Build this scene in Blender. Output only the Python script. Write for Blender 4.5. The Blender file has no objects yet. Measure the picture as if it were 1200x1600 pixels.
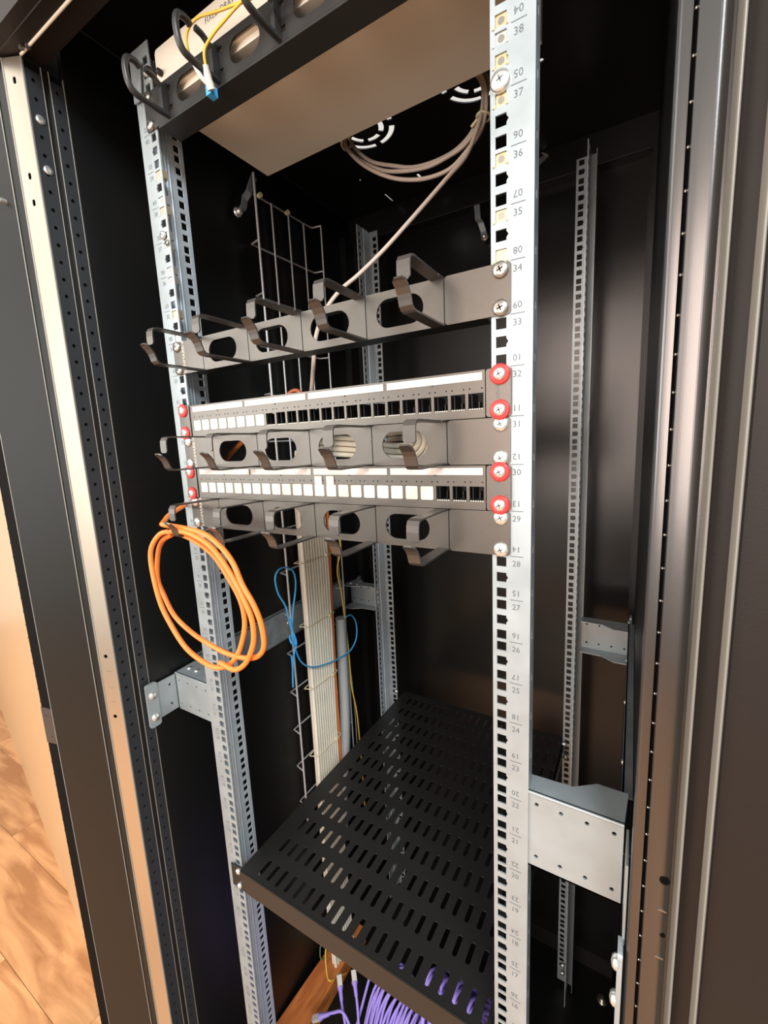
import bpy, math, random
from mathutils import Vector, Matrix
from mathutils.geometry import tessellate_polygon
random.seed(7)
C = bpy.context.scene.collection
PI = math.pi
U = 44.45                                   # one rack unit, all lengths below in millimetres

# ------------------------------------------------------------------ camera
cam = bpy.data.cameras.new('camera'); co = bpy.data.objects.new('camera', cam); C.objects.link(co)
cam.sensor_fit = 'HORIZONTAL'; cam.sensor_width = 36; cam.lens = 685.226 * 36 / 1200
cam.clip_start = .01; cam.clip_end = 100
co.location = (.3571149, -.4157086, 1.3622338)
co.rotation_euler = (math.radians(80.58750), math.radians(2.58598), math.radians(30.88321))
bpy.context.scene.camera = co

# ------------------------------------------------------------------ world
w = bpy.data.worlds.new('room_light'); bpy.context.scene.world = w; w.use_nodes = True
bg = w.node_tree.nodes['Background']; bg.inputs[0].default_value = (1.0, .96, .89, 1); bg.inputs[1].default_value = .62

# ------------------------------------------------------------------ lights
def area(name, loc, target, sx, sy, power, col):
    l = bpy.data.lights.new(name, 'AREA'); l.shape = 'RECTANGLE'; l.size = sx; l.size_y = sy; l.energy = power; l.color = col
    o = bpy.data.objects.new(name, l); C.objects.link(o); o.location = loc
    d = Vector(target) - Vector(loc); o.rotation_euler = d.to_track_quat('-Z', 'Y').to_euler()
    return o
area('window_daylight', (.05, -2.6, 1.6), (.1, 0, 1.45), 1.1, 1.5, 38, (1, .80, .70))
area('window_daylight', (-2.6, -2.5, 1.65), (-.2, 0, 1.4), 2.1, 1.5, 50, (1, .975, .94))
area('overhead_fill', (-1.6, -1.3, 2.6), (-1.4, -.4, 0), 1.6, 1.2, 14, (1, .94, .86))  # unseen overhead fill that brightens the floor and its bounce
area('overhead_fill', (1.3, -1.5, 2.6), (-.2, .2, 1.3), 1.0, .6, 48, (.93, .97, 1))  # unseen fill light, added to brighten faces turned to the right

vs = bpy.context.scene.view_settings
vs.view_transform = 'Standard'; vs.look = 'None'; vs.gamma = 1; vs.use_curve_mapping = False; vs.exposure = .35

# ------------------------------------------------------------------ materials
def mat(name, col, rough=.5, metal=0, spec=.5, bump=0, bscale=400, var=0, vscale=30, rvar=0, coat=0):
    m = bpy.data.materials.new(name); m.use_nodes = True; nt = m.node_tree; b = nt.nodes['Principled BSDF']
    b.inputs['Base Color'].default_value = (*col, 1); b.inputs['Roughness'].default_value = rough
    b.inputs['Metallic'].default_value = metal; b.inputs['Specular IOR Level'].default_value = spec
    b.inputs['Coat Weight'].default_value = coat; b.inputs['Coat Roughness'].default_value = .22
    tc = nt.nodes.new('ShaderNodeTexCoord')
    if bump:
        n = nt.nodes.new('ShaderNodeTexNoise'); n.inputs['Scale'].default_value = bscale; n.inputs['Detail'].default_value = 3
        nt.links.new(tc.outputs['Object'], n.inputs['Vector'])
        bp = nt.nodes.new('ShaderNodeBump'); bp.inputs['Strength'].default_value = bump; bp.inputs['Distance'].default_value = .001
        nt.links.new(n.outputs['Fac'], bp.inputs['Height']); nt.links.new(bp.outputs[0], b.inputs['Normal'])
    if var or rvar:
        n = nt.nodes.new('ShaderNodeTexNoise'); n.inputs['Scale'].default_value = vscale; n.inputs['Detail'].default_value = 6
        nt.links.new(tc.outputs['Object'], n.inputs['Vector'])
        if var:
            r = nt.nodes.new('ShaderNodeMapRange'); r.inputs[3].default_value = 1 - var; r.inputs[4].default_value = 1 + var
            r.inputs[1].default_value = .3; r.inputs[2].default_value = .7
            nt.links.new(n.outputs['Fac'], r.inputs[0])
            mx = nt.nodes.new('ShaderNodeVectorMath'); mx.operation = 'SCALE'; mx.inputs[0].default_value = col
            nt.links.new(r.outputs[0], mx.inputs['Scale']); nt.links.new(mx.outputs[0], b.inputs['Base Color'])
        if rvar:
            r = nt.nodes.new('ShaderNodeMapRange'); r.inputs[3].default_value = max(.02, rough - rvar); r.inputs[4].default_value = rough + rvar
            r.inputs[1].default_value = .3; r.inputs[2].default_value = .7
            nt.links.new(n.outputs['Fac'], r.inputs[0]); nt.links.new(r.outputs[0], b.inputs['Roughness'])
    return m
M = dict(
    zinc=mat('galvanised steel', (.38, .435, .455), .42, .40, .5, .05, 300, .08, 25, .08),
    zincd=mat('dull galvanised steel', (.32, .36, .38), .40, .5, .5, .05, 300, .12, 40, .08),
    wire=mat('plated wire', (.58, .60, .61), .4, .35),
    black=mat('black powder coat', (.0045, .005, .005), .40, 0, .5, .12, 900),
    blackg=mat('black frame paint', (.016, .016, .015), .34, 0, .45, .08, 900),
    blacks=mat('black satin frame face', (.007, .0078, .007), .5, 0, .14, .08, 900),
    outer=mat('black outer paint with painted reflection', (.016, .012, .010), .5, 0, .25, .1, 700),  # black paint with the brown floor reflection put into its colour
    back=mat('black rear panel paint', (.006, .0065, .006), .24, 0, .55, .06, 700),
    edge=mat('painted edge highlight', (.24, .23, .20), .4, 0, .6),  # pale highlight along edges and beads, painted as a colour
    perf=mat('blue black frame paint', (.026, .029, .033), .42, 0, .5, .08, 900),
    zinc_lit=mat('galvanised steel with painted light', (.54, .61, .66), .36, .3, .5, .05, 300, .06, 25, .06),  # same steel as the flanges, brighter light on web and ribs painted in
    hook=mat('charcoal panel paint with painted shade', (.095, .086, .077), .34, .6, .8, .08, 1200),  # panel paint darkened for the shade on down-facing hook faces
    column=mat('smooth black column paint', (.014, .0135, .014), .30, .0, 1.0, .04, 700, coat=.75),
    strip=mat('bare metal door strip', (.66, .60, .50), .28, .9, .5, .02, 300),
    panel=mat('charcoal panel paint', (.112, .101, .088), .32, .7, .9, .10, 1200, .05, 8),
    plastic=mat('black plastic', (.03, .03, .029), .38, 0, .5, .05, 800),
    beige=mat('beige steel paint', (.84, .79, .67), .6, 0, .4, .05, 900),
    white=mat('white plastic', (.68, .625, .54), .4),
    label=mat('white label strip', (.60, .55, .51), .5),
    red=mat('red washer plastic', (.75, .03, .03), .35),
    screw=mat('bright screw', (.85, .86, .82), .25, .8),
    screwd=mat('dark nickel screw', (.45, .42, .38), .3, .9),
    brass=mat('yellow zinc', (.80, .62, .36), .35, .7),
    ink=mat('grey ink', (.10, .12, .13), .6),
    hole=mat('painted recess shade', (.003, .003, .003), .9, 0, .1),  # near-black that paints the shade of holes, groove and gap
    orange=mat('orange cable jacket', (.90, .24, .045), .42, 0, .4),
    grey=mat('pale grey cable jacket', (.86, .82, .68), .45, 0, .4, var=.06, vscale=20),
    taupe=mat('greige cable jacket', (.50, .41, .34), .45, 0, .4),
    blue=mat('blue cable jacket', (.06, .42, .86), .4),
    yellow=mat('yellow cable jacket', (.80, .50, .06), .4),
    lilac=mat('lilac cable jacket', (.33, .25, .72), .42),
    conduit=mat('grey conduit plastic', (.40, .43, .44), .42),
    tie=mat('cream cable tie', (.75, .68, .45), .45),
    clear=mat('clear connector plastic', (.55, .53, .50), .15, 0, .6),
    wall=mat('cream wall paint', (.60, .39, .21), .32, 0, .6, .05, 200),
    black_rubber=mat('black rubber', (.012, .012, .012), .7),
)
M['column'].node_tree.nodes['Principled BSDF'].inputs['Coat IOR'].default_value = 1.66
def wood(name, c1, c2, rough, scale, axis):
    m = bpy.data.materials.new(name); m.use_nodes = True; nt = m.node_tree; b = nt.nodes['Principled BSDF']
    tc = nt.nodes.new('ShaderNodeTexCoord'); oi = nt.nodes.new('ShaderNodeObjectInfo')
    ad = nt.nodes.new('ShaderNodeVectorMath'); ad.operation = 'ADD'
    sc = nt.nodes.new('ShaderNodeVectorMath'); sc.operation = 'SCALE'; sc.inputs['Scale'].default_value = 37
    cb = nt.nodes.new('ShaderNodeCombineXYZ'); nt.links.new(oi.outputs['Random'], cb.inputs[0]); nt.links.new(oi.outputs['Random'], cb.inputs[1])
    nt.links.new(cb.outputs[0], sc.inputs[0]); nt.links.new(tc.outputs['Object'], ad.inputs[0]); nt.links.new(sc.outputs[0], ad.inputs[1])
    mp = nt.nodes.new('ShaderNodeMapping'); mp.inputs['Scale'].default_value = axis; nt.links.new(ad.outputs[0], mp.inputs[0])
    n = nt.nodes.new('ShaderNodeTexNoise'); n.inputs['Scale'].default_value = scale; n.inputs['Detail'].default_value = 8; n.inputs['Distortion'].default_value = .7
    nt.links.new(mp.outputs[0], n.inputs['Vector'])
    cr = nt.nodes.new('ShaderNodeValToRGB'); cr.color_ramp.elements[0].color = (*c1, 1); cr.color_ramp.elements[1].color = (*c2, 1)
    cr.color_ramp.elements[0].position = .38; cr.color_ramp.elements[1].position = .62
    nt.links.new(n.outputs['Fac'], cr.inputs[0])
    hs = nt.nodes.new('ShaderNodeHueSaturation'); nt.links.new(cr.outputs[0], hs.inputs['Color'])
    mr = nt.nodes.new('ShaderNodeMapRange'); mr.inputs[3].default_value = .85; mr.inputs[4].default_value = 1.12
    nt.links.new(oi.outputs['Random'], mr.inputs[0]); nt.links.new(mr.outputs[0], hs.inputs['Value'])
    nt.links.new(hs.outputs[0], b.inputs['Base Color']); b.inputs['Roughness'].default_value = rough
    return m
M['floor'] = wood('oak laminate', (.42, .19, .07), (.70, .38, .17), .35, 3.6, (1, 6, 1))
M['baton'] = wood('reddish timber', (.42, .12, .03), (.62, .21, .05), .6, 12, (5, 1, 5))

# ------------------------------------------------------------------ mesh helpers (mm in, metres out)
def cx(y): return 5 - .025 * y             # the rack stands a touch askew in its room frame
class MB:
    def __init__(s, skew=False): s.v = []; s.f = []; s.sm = []; s.skew = skew
    def add(s, vs, fs, smooth=False):
        o = len(s.v)
        for p in vs:
            x, y, z = p
            if s.skew: x += cx(y)
            s.v.append((x * .001, y * .001, z * .001))
        for f in fs: s.f.append(tuple(i + o for i in f)); s.sm.append(smooth)
        return s
    def box(s, x0, x1, y0, y1, z0, z1):
        return s.add([(x, y, z) for x in (x0, x1) for y in (y0, y1) for z in (z0, z1)],
                     [(0, 1, 3, 2), (4, 6, 7, 5), (0, 4, 5, 1), (2, 3, 7, 6), (0, 2, 6, 4), (1, 5, 7, 3)])
    def hexa(s, a, b):                     # two quads -> prism
        n = len(a)
        return s.add(list(a) + list(b), [tuple(range(n))[::-1], tuple(range(n, 2 * n))] + [(i, (i + 1) % n, n + (i + 1) % n, n + i) for i in range(n)])
    def cyl(s, c, ax, r, h, n=16, r2=None, smooth=True):
        c = Vector(c); ax = Vector(ax).normalized(); t = ax.orthogonal().normalized(); b = ax.cross(t); r2 = r if r2 is None else r2
        vs = [c + (t * math.cos(2 * PI * i / n) + b * math.sin(2 * PI * i / n)) * r for i in range(n)]
        vs += [c + ax * h + (t * math.cos(2 * PI * i / n) + b * math.sin(2 * PI * i / n)) * r2 for i in range(n)]
        s.add(vs, [(i, (i + 1) % n, n + (i + 1) % n, n + i) for i in range(n)], smooth)
        s.add(vs, [tuple(range(n))[::-1], tuple(range(n, 2 * n))])
        return s
    def lathe(s, c, ax, prof, n=18):       # prof: (radius, height) list
        c = Vector(c); ax = Vector(ax).normalized(); t = ax.orthogonal().normalized(); b = ax.cross(t); vs = []; fs = []
        for r, h in prof:
            for i in range(n): vs.append(c + ax * h + (t * math.cos(2 * PI * i / n) + b * math.sin(2 * PI * i / n)) * max(r, .01))
        for k in range(len(prof) - 1):
            for i in range(n): fs.append((k * n + i, k * n + (i + 1) % n, (k + 1) * n + (i + 1) % n, (k + 1) * n + i))
        s.add(vs, fs, True); return s
    def tube(s, pts, r, n=8, sub=5, closed=False, flat=None, caps=True):
        p = [Vector(q) for q in pts]
        if sub > 1: p = catmull(p, sub, closed)
        m = len(p); vs = []; fs = []; T = []
        for i in range(m):
            a = p[(i - 1) % m] if (closed or i > 0) else p[i]; b = p[(i + 1) % m] if (closed or i < m - 1) else p[i]
            T.append((b - a).normalized())
        N = T[0].orthogonal().normalized()
        for i in range(m):
            if i: N = (N - T[i] * N.dot(T[i])).normalized()
            B = T[i].cross(N); rr = r[min(i, len(r) - 1)] if isinstance(r, (list, tuple)) else r
            for k in range(n): vs.append(p[i] + (N * math.cos(2 * PI * k / n) + B * math.sin(2 * PI * k / n)) * rr)
        for i in range(m if closed else m - 1):
            j = (i + 1) % m
            for k in range(n): fs.append((i * n + k, i * n + (k + 1) % n, j * n + (k + 1) % n, j * n + k))
        s.add(vs, fs, True)
        if not closed and caps: s.add(vs, [tuple(range(n))[::-1], tuple(range((m - 1) * n, m * n))])
        return s
    def ribbon(s, path, wdir, wd, th, tip=1.0):     # bent sheet strip: path of (point), width along wdir
        p = [Vector(q) for q in path]; W = Vector(wdir) * wd / 2; m = len(p); vs = []; fs = []
        for i in range(m):
            a = p[max(i - 1, 0)]; b = p[min(i + 1, m - 1)]; t = (b - a).normalized(); nn = t.cross(W).normalized() * th / 2; Wi = W * tip if i == m - 1 else W
            vs += [p[i] - Wi - nn, p[i] + Wi - nn, p[i] + Wi + nn, p[i] - Wi + nn]
        for i in range(m - 1):
            for k in range(4): fs.append((i * 4 + k, i * 4 + (k + 1) % 4, (i + 1) * 4 + (k + 1) % 4, (i + 1) * 4 + k))
        fs += [(3, 2, 1, 0), tuple((m - 1) * 4 + k for k in range(4))]
        return s.add(vs, fs)
    def poly(s, outer, holes, fr, th):     # flat plate: 2d outline and holes in frame (O, A, B), thickness back along N
        O, A, B, N = [Vector(q) for q in fr]
        loops = [[Vector((a, b, 0)) for a, b in outer]] + [[Vector((a, b, 0)) for a, b in h] for h in holes]
        flat = [q for l in loops for q in l]; n = len(flat); tris = tessellate_polygon(loops)
        P = [O + A * q.x + B * q.y for q in flat]
        s.add(P, tris); s.add([q - N * th for q in P], [t[::-1] for t in tris])
        k = 0
        for l in loops:
            m = len(l); vs = P[k:k + m] + [q - N * th for q in P[k:k + m]]; k += m
            s.add(vs, [(i, (i + 1) % m, m + (i + 1) % m, m + i) for i in range(m)])
        return s
    def cells(s, a0, a1, b0, bl, holes, fr, th, axis=1):   # strip a0..a1, cut along b at bl list, one hole per cell (or None)
        bs = [b0] + list(bl)
        O, A, B, N = [Vector(q) for q in fr]
        for i, h in enumerate(holes):
            lo, hi = bs[i], bs[i + 1]
            outer = [(a0, lo), (a1, lo), (a1, hi), (a0, hi)]
            loops = [[Vector((a, b, 0)) for a, b in outer]] + ([[Vector((a, b, 0)) for a, b in h]] if h else [])
            flat = [q for l in loops for q in l]; tris = tessellate_polygon(loops)
            P = [O + A * q.x + B * q.y for q in flat]; Q = [q - N * th for q in P]
            s.add(P, tris); s.add(Q, [t[::-1] for t in tris])
            if h: m = len(h); s.add(P[4:] + Q[4:], [(k, (k + 1) % m, m + (k + 1) % m, m + k) for k in range(m)])
            s.add([P[0], P[3], Q[3], Q[0]], [(0, 1, 2, 3)]); s.add([P[1], P[2], Q[2], Q[1]], [(0, 1, 2, 3)])
            if i == 0: s.add([P[0], P[1], Q[1], Q[0]], [(0, 1, 2, 3)])
            if i == len(holes) - 1: s.add([P[3], P[2], Q[2], Q[3]], [(0, 1, 2, 3)])
        return s
    def build(s, name, m, parent=None, kind=None):
        me = bpy.data.meshes.new(name); me.from_pydata(s.v, [], s.f); me.polygons.foreach_set('use_smooth', s.sm); me.update()
        me.materials.append(M[m] if isinstance(m, str) else m)
        o = bpy.data.objects.new(name, me); C.objects.link(o)
        if parent: o.parent = parent; o.matrix_parent_inverse = Matrix.Translation(-parent_loc(parent))
        if kind: o['kind'] = kind
        return o
def parent_loc(p):
    v = Vector(p.location)
    return v
def catmull(p, sub, closed):
    out = []; m = len(p)
    for i in range(m if closed else m - 1):
        if closed: a, b, c, d = p[(i - 1) % m], p[i], p[(i + 1) % m], p[(i + 2) % m]
        else: b, c = p[i], p[i + 1]; a = p[i - 1] if i else b * 2 - c; d = p[i + 2] if i < m - 2 else c * 2 - b
        for k in range(sub):
            t = k / sub
            out.append(.5 * ((2 * b) + (c - a) * t + (2 * a - 5 * b + 4 * c - d) * t * t + (3 * b - a - 3 * c + d) * t ** 3))
    if not closed: out.append(p[-1])
    return out
def rrect(ca, cb, w, h, r, n=4):
    r = min(r, w / 2 - .01, h / 2 - .01); out = []
    for qx, qy, s in ((1, 1, 0), (-1, 1, 1), (-1, -1, 2), (1, -1, 3)):
        for k in range(n + 1):
            t = (s + k / n) * PI / 2; out.append((ca + qx * (w / 2 - r) + r * math.cos(t), cb + qy * (h / 2 - r) + r * math.sin(t)))
    return out
def sq(ca, cb, w, h): return [(ca - w / 2, cb - h / 2), (ca + w / 2, cb - h / 2), (ca + w / 2, cb + h / 2), (ca - w / 2, cb + h / 2)]
def circ(ca, cb, r, n=8): return [(ca + r * math.cos(2 * PI * (i + .5) / n), cb + r * math.sin(2 * PI * (i + .5) / n)) for i in range(n)]

def tag(o, label, cat, group=None):
    o['label'] = label; o['category'] = cat
    if group: o['group'] = group
    return o
def thing(name, label, cat, loc, group=None):
    o = bpy.data.objects.new(name, None); C.objects.link(o); o.location = [c * .001 for c in loc]; o.empty_display_size = .05
    return tag(o, label, cat, group)
def copy_part(o, parent=None, dz=None):
    c = o.copy(); C.objects.link(c)
    if parent: c.parent = parent
    for ch in [k for k in o.children]: copy_part(ch, c)
    return c

_txt = {}
def text_mesh(st, size):
    k = st
    if k not in _txt:
        cu = bpy.data.curves.new('t', 'FONT'); cu.body = st; cu.size = 1; cu.align_x = 'CENTER'; cu.align_y = 'CENTER'; cu.resolution_u = 2
        ob = bpy.data.objects.new('t', cu); me = bpy.data.meshes.new_from_object(ob)
        _txt[k] = ([tuple(v.co) for v in me.vertices], [tuple(p.vertices) for p in me.polygons])
        bpy.data.objects.remove(ob); bpy.data.meshes.remove(me); bpy.data.curves.remove(cu)
    return _txt[k]
def put_text(mb, st, size, O, A, B, rot=0):
    vs, fs = text_mesh(st, size); O, A, B = Vector(O), Vector(A), Vector(B); c, s = math.cos(rot), math.sin(rot)
    mb.add([O + A * (x * c - y * s) * size + B * (x * s + y * c) * size for x, y, z in vs], fs)

def hz(n, k):                               # height of hole k (0 low, 1 mid, 2 high) of unit n
    return U * (n - 1) + (6.35, 22.225, 38.1)[k]

# ------------------------------------------------------------------ the setting: floor, wall
FZ = -110
fl = MB().box(-4600, 2600, -3200, 3000, FZ - 30, FZ - 6).build('floor', 'black_rubber'); fl['kind'] = 'structure'
meshes = []
for k in range(3):
    L = 1280; m = MB(); g = 1.2
    m.add([(0, 0, 0), (L - g, 0, 0), (L - g, 190 - g, 0), (0, 190 - g, 0), (0, 0, -6), (L - g, 0, -6), (L - g, 190 - g, -6), (0, 190 - g, -6)],
          [(0, 1, 2, 3), (0, 4, 5, 1), (1, 5, 6, 2), (2, 6, 7, 3), (3, 7, 4, 0)])
    o = m.build('plank', 'floor', fl); meshes.append(o.data)
    o.location = (-4.5 + .0, -3.15 + k * .19, FZ * .001)
    first = o
a = 0
for r in range(3, 26):
    y = -3.15 + r * .19
    off = (r * .43) % 1.28
    for c in range(6):
        x = -4.5 - .6 + off * .9 + c * 1.28
        if x < -4.6: x += .0
        if x + 1.28 > 2.6: continue
        if x > -.9 and y > -1.0 and False: continue
        o = bpy.data.objects.new('plank', meshes[(r + c) % 3]); C.objects.link(o); o.parent = fl; o.location = (x, y, FZ * .001)
d = Vector((-1026, 219, 0)).normalized(); nrm = Vector((-d.y, d.x, 0))
if nrm.y < 0: nrm = -nrm
p0 = Vector((-1121, 47, 0)) - d * 260; p1 = p0 + d * 3600
MB().hexa([(p0 + Vector((0, 0, FZ)))[:], (p1 + Vector((0, 0, FZ)))[:], (p1 + nrm * 90 + Vector((0, 0, FZ)))[:], (p0 + nrm * 90 + Vector((0, 0, FZ)))[:]],
          [(p0 + Vector((0, 0, 2700)))[:], (p1 + Vector((0, 0, 2700)))[:], (p1 + nrm * 90 + Vector((0, 0, 2700)))[:], (p0 + nrm * 90 + Vector((0, 0, 2700)))[:]]).build('wall_left', 'wall')['kind'] = 'structure'

# ------------------------------------------------------------------ cabinet shell
ZB, ZR, YB = -60, 1945, 690
cab = thing('server_cabinet', 'tall black steel server cabinet standing open on the wooden floor', 'cabinet', (0, 300, ZB))
def part(name, mb, m, parent=cab, kind=None): return mb.build(name, m, parent, kind)
m = MB(True)
for sx in (-1, 1):
    part('side_panel', MB(True).box(sx * 356, sx * 366, -40, YB, ZB, ZR), 'black')
# rear door leaf with frame
bk = part('rear_panel', MB(True).box(-356, 356, YB, YB + 12, ZB, ZR), 'back')
part('header_rail', MB(True).box(-356, 356, YB - 30, YB, 1885, ZR), 'black')
part('footer_rail', MB(True).box(-356, 356, YB - 30, YB, ZB, -10), 'blackg')
for sx in (-1, 1):
    m = MB(True)
    for k, (a0, a1, d0) in enumerate(((356, 338, 80), (340, 330, 40), (332, 318, 14)) if sx < 0 else ((356, 348, 30), (348, 344, 12))):
        m.box(sx * a1, sx * a0, YB - d0, YB, ZB, 1885)
    part('rear_column', m, 'black')
# roof with two fan grilles cut right through
roof_f = ((0, 0, ZR), (1, 0, 0), (0, 1, 0), (0, 0, -1))
def arc(cxx, cyy, r, w, t0, t1, n=8):
    o = [(cxx + (r + w / 2) * math.cos(t0 + (t1 - t0) * k / n), cyy + (r + w / 2) * math.sin(t0 + (t1 - t0) * k / n)) for k in range(n + 1)]
    return o + [(cxx + (r - w / 2) * math.cos(t1 - (t1 - t0) * k / n), cyy + (r - w / 2) * math.sin(t1 - (t1 - t0) * k / n)) for k in range(n + 1)]
rf = MB()
for fx in (-137, 80):
    hs = []
    D = math.radians
    for q in range(6): hs.append(arc(fx, 385, 34, 10, D(3 + 60 * q), D(47 + 60 * q)))
    for a0, a1 in ((25, 83), (95, 154), (206, 265), (277, 335)): hs.append(arc(fx, 385, 54, 10, D(a0), D(a1), 10))
    for q in (0, 180): hs.append(arc(fx, 385, 54, 10, D(q - 9), D(q + 9), 3))
    rf.poly([(fx - 90, 296), (fx + 90, 296), (fx + 90, 476), (fx - 90, 476)], hs, roof_f, 2)
rf.poly([(-47, 296), (-10, 296), (-10, 476), (-47, 476)], [], roof_f, 2)
rf.poly([(-375, -60), (370, -60), (370, 296), (-375, 296)], [], roof_f, 2)
rf.poly([(-375, 296), (-227, 296), (-227, 476), (-375, 476)], [], roof_f, 2)
rf.poly([(170, 296), (370, 296), (370, 476), (170, 476)], [circ(181, 418, 4)], roof_f, 2)
rf.poly([(-375, 476), (350, 476), (350, 700), (-375, 700)], [rrect(-118, 588, 6, 26, 3, 2), rrect(-235, 520, 5, 5, 2, 2), rrect(-219, 622, 3, 40, 1.4, 2)], roof_f, 2)
part('roof_panel', rf, 'black')
part('roof_seam', MB(True).tube([(-354.5, -50, 1943), (-354.5, 655, 1943)], 1.4, 6, 1), 'perf')
part('header_seam', MB(True).tube([(-340, 659, 1886), (344, 659, 1886)], 1.0, 6, 1), 'perf')
part('floor_panel', MB().box(-370, 370, -60, 700, ZB - 4, ZB), 'black')
# front header beam
part('front_header', MB().box(-403, 372, -118, -86, 1866, ZR + 12).box(-356, 372, -86, -60, 1869, ZR), 'outer')
part('header_highlight', MB().tube([(-352, -87, 1866), (370, -87, 1866)], 1.8, 8, 1), 'beige')  # pale tube paints the highlight along the header's bottom edge
part('header_ridge', MB().tube([(-403, -104, 1866), (372, -104, 1866)], 1.0, 8, 1), 'outer')
part('front_sill', MB().box(-356, 372, -112, -50, ZB, -24), 'blackg')
for x, y in ((-338, -92), (-330, -88)): part('header_bolt', MB().cyl((x, y, 1866), (0, 0, -1), 3, 3, 10), 'screwd')

# left front column: perforated inner face, groove, bare strip, satin outer face
col = part('front_column', MB().box(-366, -358, -86, -40, ZB, 1866), 'black')
fr = ((-352, 0, 0), (0, 1, 0), (0, 0, 1), (1, 0, 0))
zs = [ZB + 22 * k for k in range(1, 88)]
for y0, y1, yc in ((-58, -40, -49.5), (-87, -66, -77)):
    m = MB(); hs = [circ(yc, ZB + 22 * k + 11, 2.6, 8) if 3 < k else None for k in range(87)]
    m.cells(y0, y1, ZB, zs, hs, fr, 5)
    m.box(-358, -352.4, y1 - .1, y1 + .6, ZB, 1864)
    ps = part('perforated_strip', m, 'perf', col)
    for yv in (y0 + .4, y1 - .4): part('strip_highlight', MB().tube([(-352.3, yv, ZB), (-352.3, yv, 1864)], .7, 8, 1), 'edge', col)  # pale tubes paint highlights along the perforated strips
part('groove', MB().box(-358, -356.5, -66, -58, ZB, 1864), 'blackg', col)
sa = Vector((-352.6, -88.5, 0)); sbv = Vector((-374.6, -99.4, 0)); sd = (sbv - sa).normalized(); sl = (sbv - sa).length; sn = Vector((-sd.y, sd.x, 0))
if sn.y > 0: sn = -sn
m = MB().poly([(0, ZB), (sl, ZB), (sl, 1864), (0, 1864)], [circ(sl * .55, z, 3.2) for z in (1044, 940)] + [rrect(sl * .5, z, 4, 8, 1.5, 2) for z in (1838, 1727, 1695)], (tuple(sa), tuple(sd), (0, 0, 1), tuple(sn)), 1.5)
part('metal_strip', m, 'strip', col)
for z in (1018, 990, 966):
    q = sa + sd * sl * .5; part('strip_slot', MB().hexa([tuple(q + sd * a + sn * b + Vector((0, 0, z))) for a, b in ((-4, -.5), (4, -.5), (4, .4), (-4, .4))], [tuple(q + sd * a + sn * b + Vector((0, 0, z + 1.5))) for a, b in ((-4, -.5), (4, -.5), (4, .4), (-4, .4))]), 'screwd', col)
part('strip_highlight', MB().tube([(-352, -88, ZB), (-352, -88, 1864)], 1.0, 8, 1), 'edge', col)
part('strip_highlight', MB().tube([(-375.6, -99.6, ZB), (-375.6, -99.6, 1864)], 1.3, 8, 1), 'edge', col)
part('outer_lip', MB().box(-402, -376.6, -98.5, -60, ZB, 1866), 'blacks', col)
part('lip_highlight', MB().tube([(-402.5, -99.4, ZB), (-402.5, -99.4, 1866)], .9, 8, 1), 'edge', col)  # pale tube paints a highlight along the lip
for y, z in ((-76, 1798), (-76, 1738)): part('column_rivet', MB().lathe((-352, y, z), (1, 0, 0), [(5.5, 0), (5.5, 1.2), (3, 2), (0, 2)], 12), 'screw', col)

# right front column: rolled steel profile seen nearly edge on
def extr(pts, z0, z1, th=1.5):
    mb = MB(); n = len(pts); q = []
    for i in range(n):
        a = Vector(pts[max(i - 1, 0)]); b = Vector(pts[min(i + 1, n - 1)]); t = (b - a).normalized(); q.append((pts[i][0] - t.y * th, pts[i][1] + t.x * th))
    lo = [(x, y, z0) for x, y in pts] + [(x, y, z0) for x, y in q]; hi = [(x, y, z1) for x, y in pts] + [(x, y, z1) for x, y in q]
    V = lo + hi; k = 2 * n; F = []
    for i in range(n - 1):
        F += [(i, i + 1, k + i + 1, k + i), (n + i, k + n + i, k + n + i + 1, n + i + 1)]
    F += [(0, k, k + n, n), (n - 1, 2 * n - 1, k + 2 * n - 1, k + n - 1)]
    mb.add(V, F); return mb
def smooth(pts, k=3): return [(p.x, p.y) for p in catmull([Vector(q) for q in pts], k, False)]
rc = part('front_column', extr([(359.4, -20), (359.5, -44)] + smooth([(359.8, -48.5), (361.2, -50.3), (364.4, -51.1), (367.6, -51.5)]) + [(368.1, -50.4), (368.2, -46), (369.9, -46), (370.2, -58.8)] + smooth([(370.7, -60.6), (374.5, -61.4), (378.5, -62.0), (381.5, -62.2), (384.2, -61.6), (386.4, -60)]) + [(386.9, -57), (388.6, -57)], ZB, ZR), 'column')
part('groove_shade', MB().box(368.15, 369.85, -47.2, -46.3, ZB, ZR), 'hole', rc)  # dark strip added to paint the shade inside the groove
part('edge_bead', extr([(388.6, -57), (389.0, -78)] + smooth([(389.2, -80.6), (389.9, -81.8), (390.7, -80.8), (391.0, -78)]) + [(391.6, -74)], ZB, ZR), 'edge', rc)
part('column_flange', extr([(391.6, -74), (402.6, -79)], ZB, ZR), 'outer', rc)
part('edge_bead', extr([(402.6, -79)] + smooth([(403.6, -84), (404.4, -86.4), (405.3, -86.8), (406.2, -85)]), ZB, ZR), 'edge', rc)
part('outer_face', extr([(406.2, -85), (408, -82), (425, -83), (470, -86)], ZB, ZR), 'outer', rc)
m = MB()
for k in range(80): m.lathe((369, -47, ZB + 20 + 25 * k), (-.3, -1, 0), [(1.1, 0), (.9, .5), (0, .7)], 8)
part('rivet_row', m, 'screw', rc, 'stuff')
for (x, y, z, r) in ((382.6, -61.8, 1013, 3.6), (383.6, -61.4, 962, 2)): part('column_hole', MB().cyl((x, y, z), (.15, -1, 0), r, .6, 14), 'hole', rc)
for z in (985, 940): part('column_slot', MB().box(379.5, 385, -63, -60.5, z, z + 1), 'screwd', rc)

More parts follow.
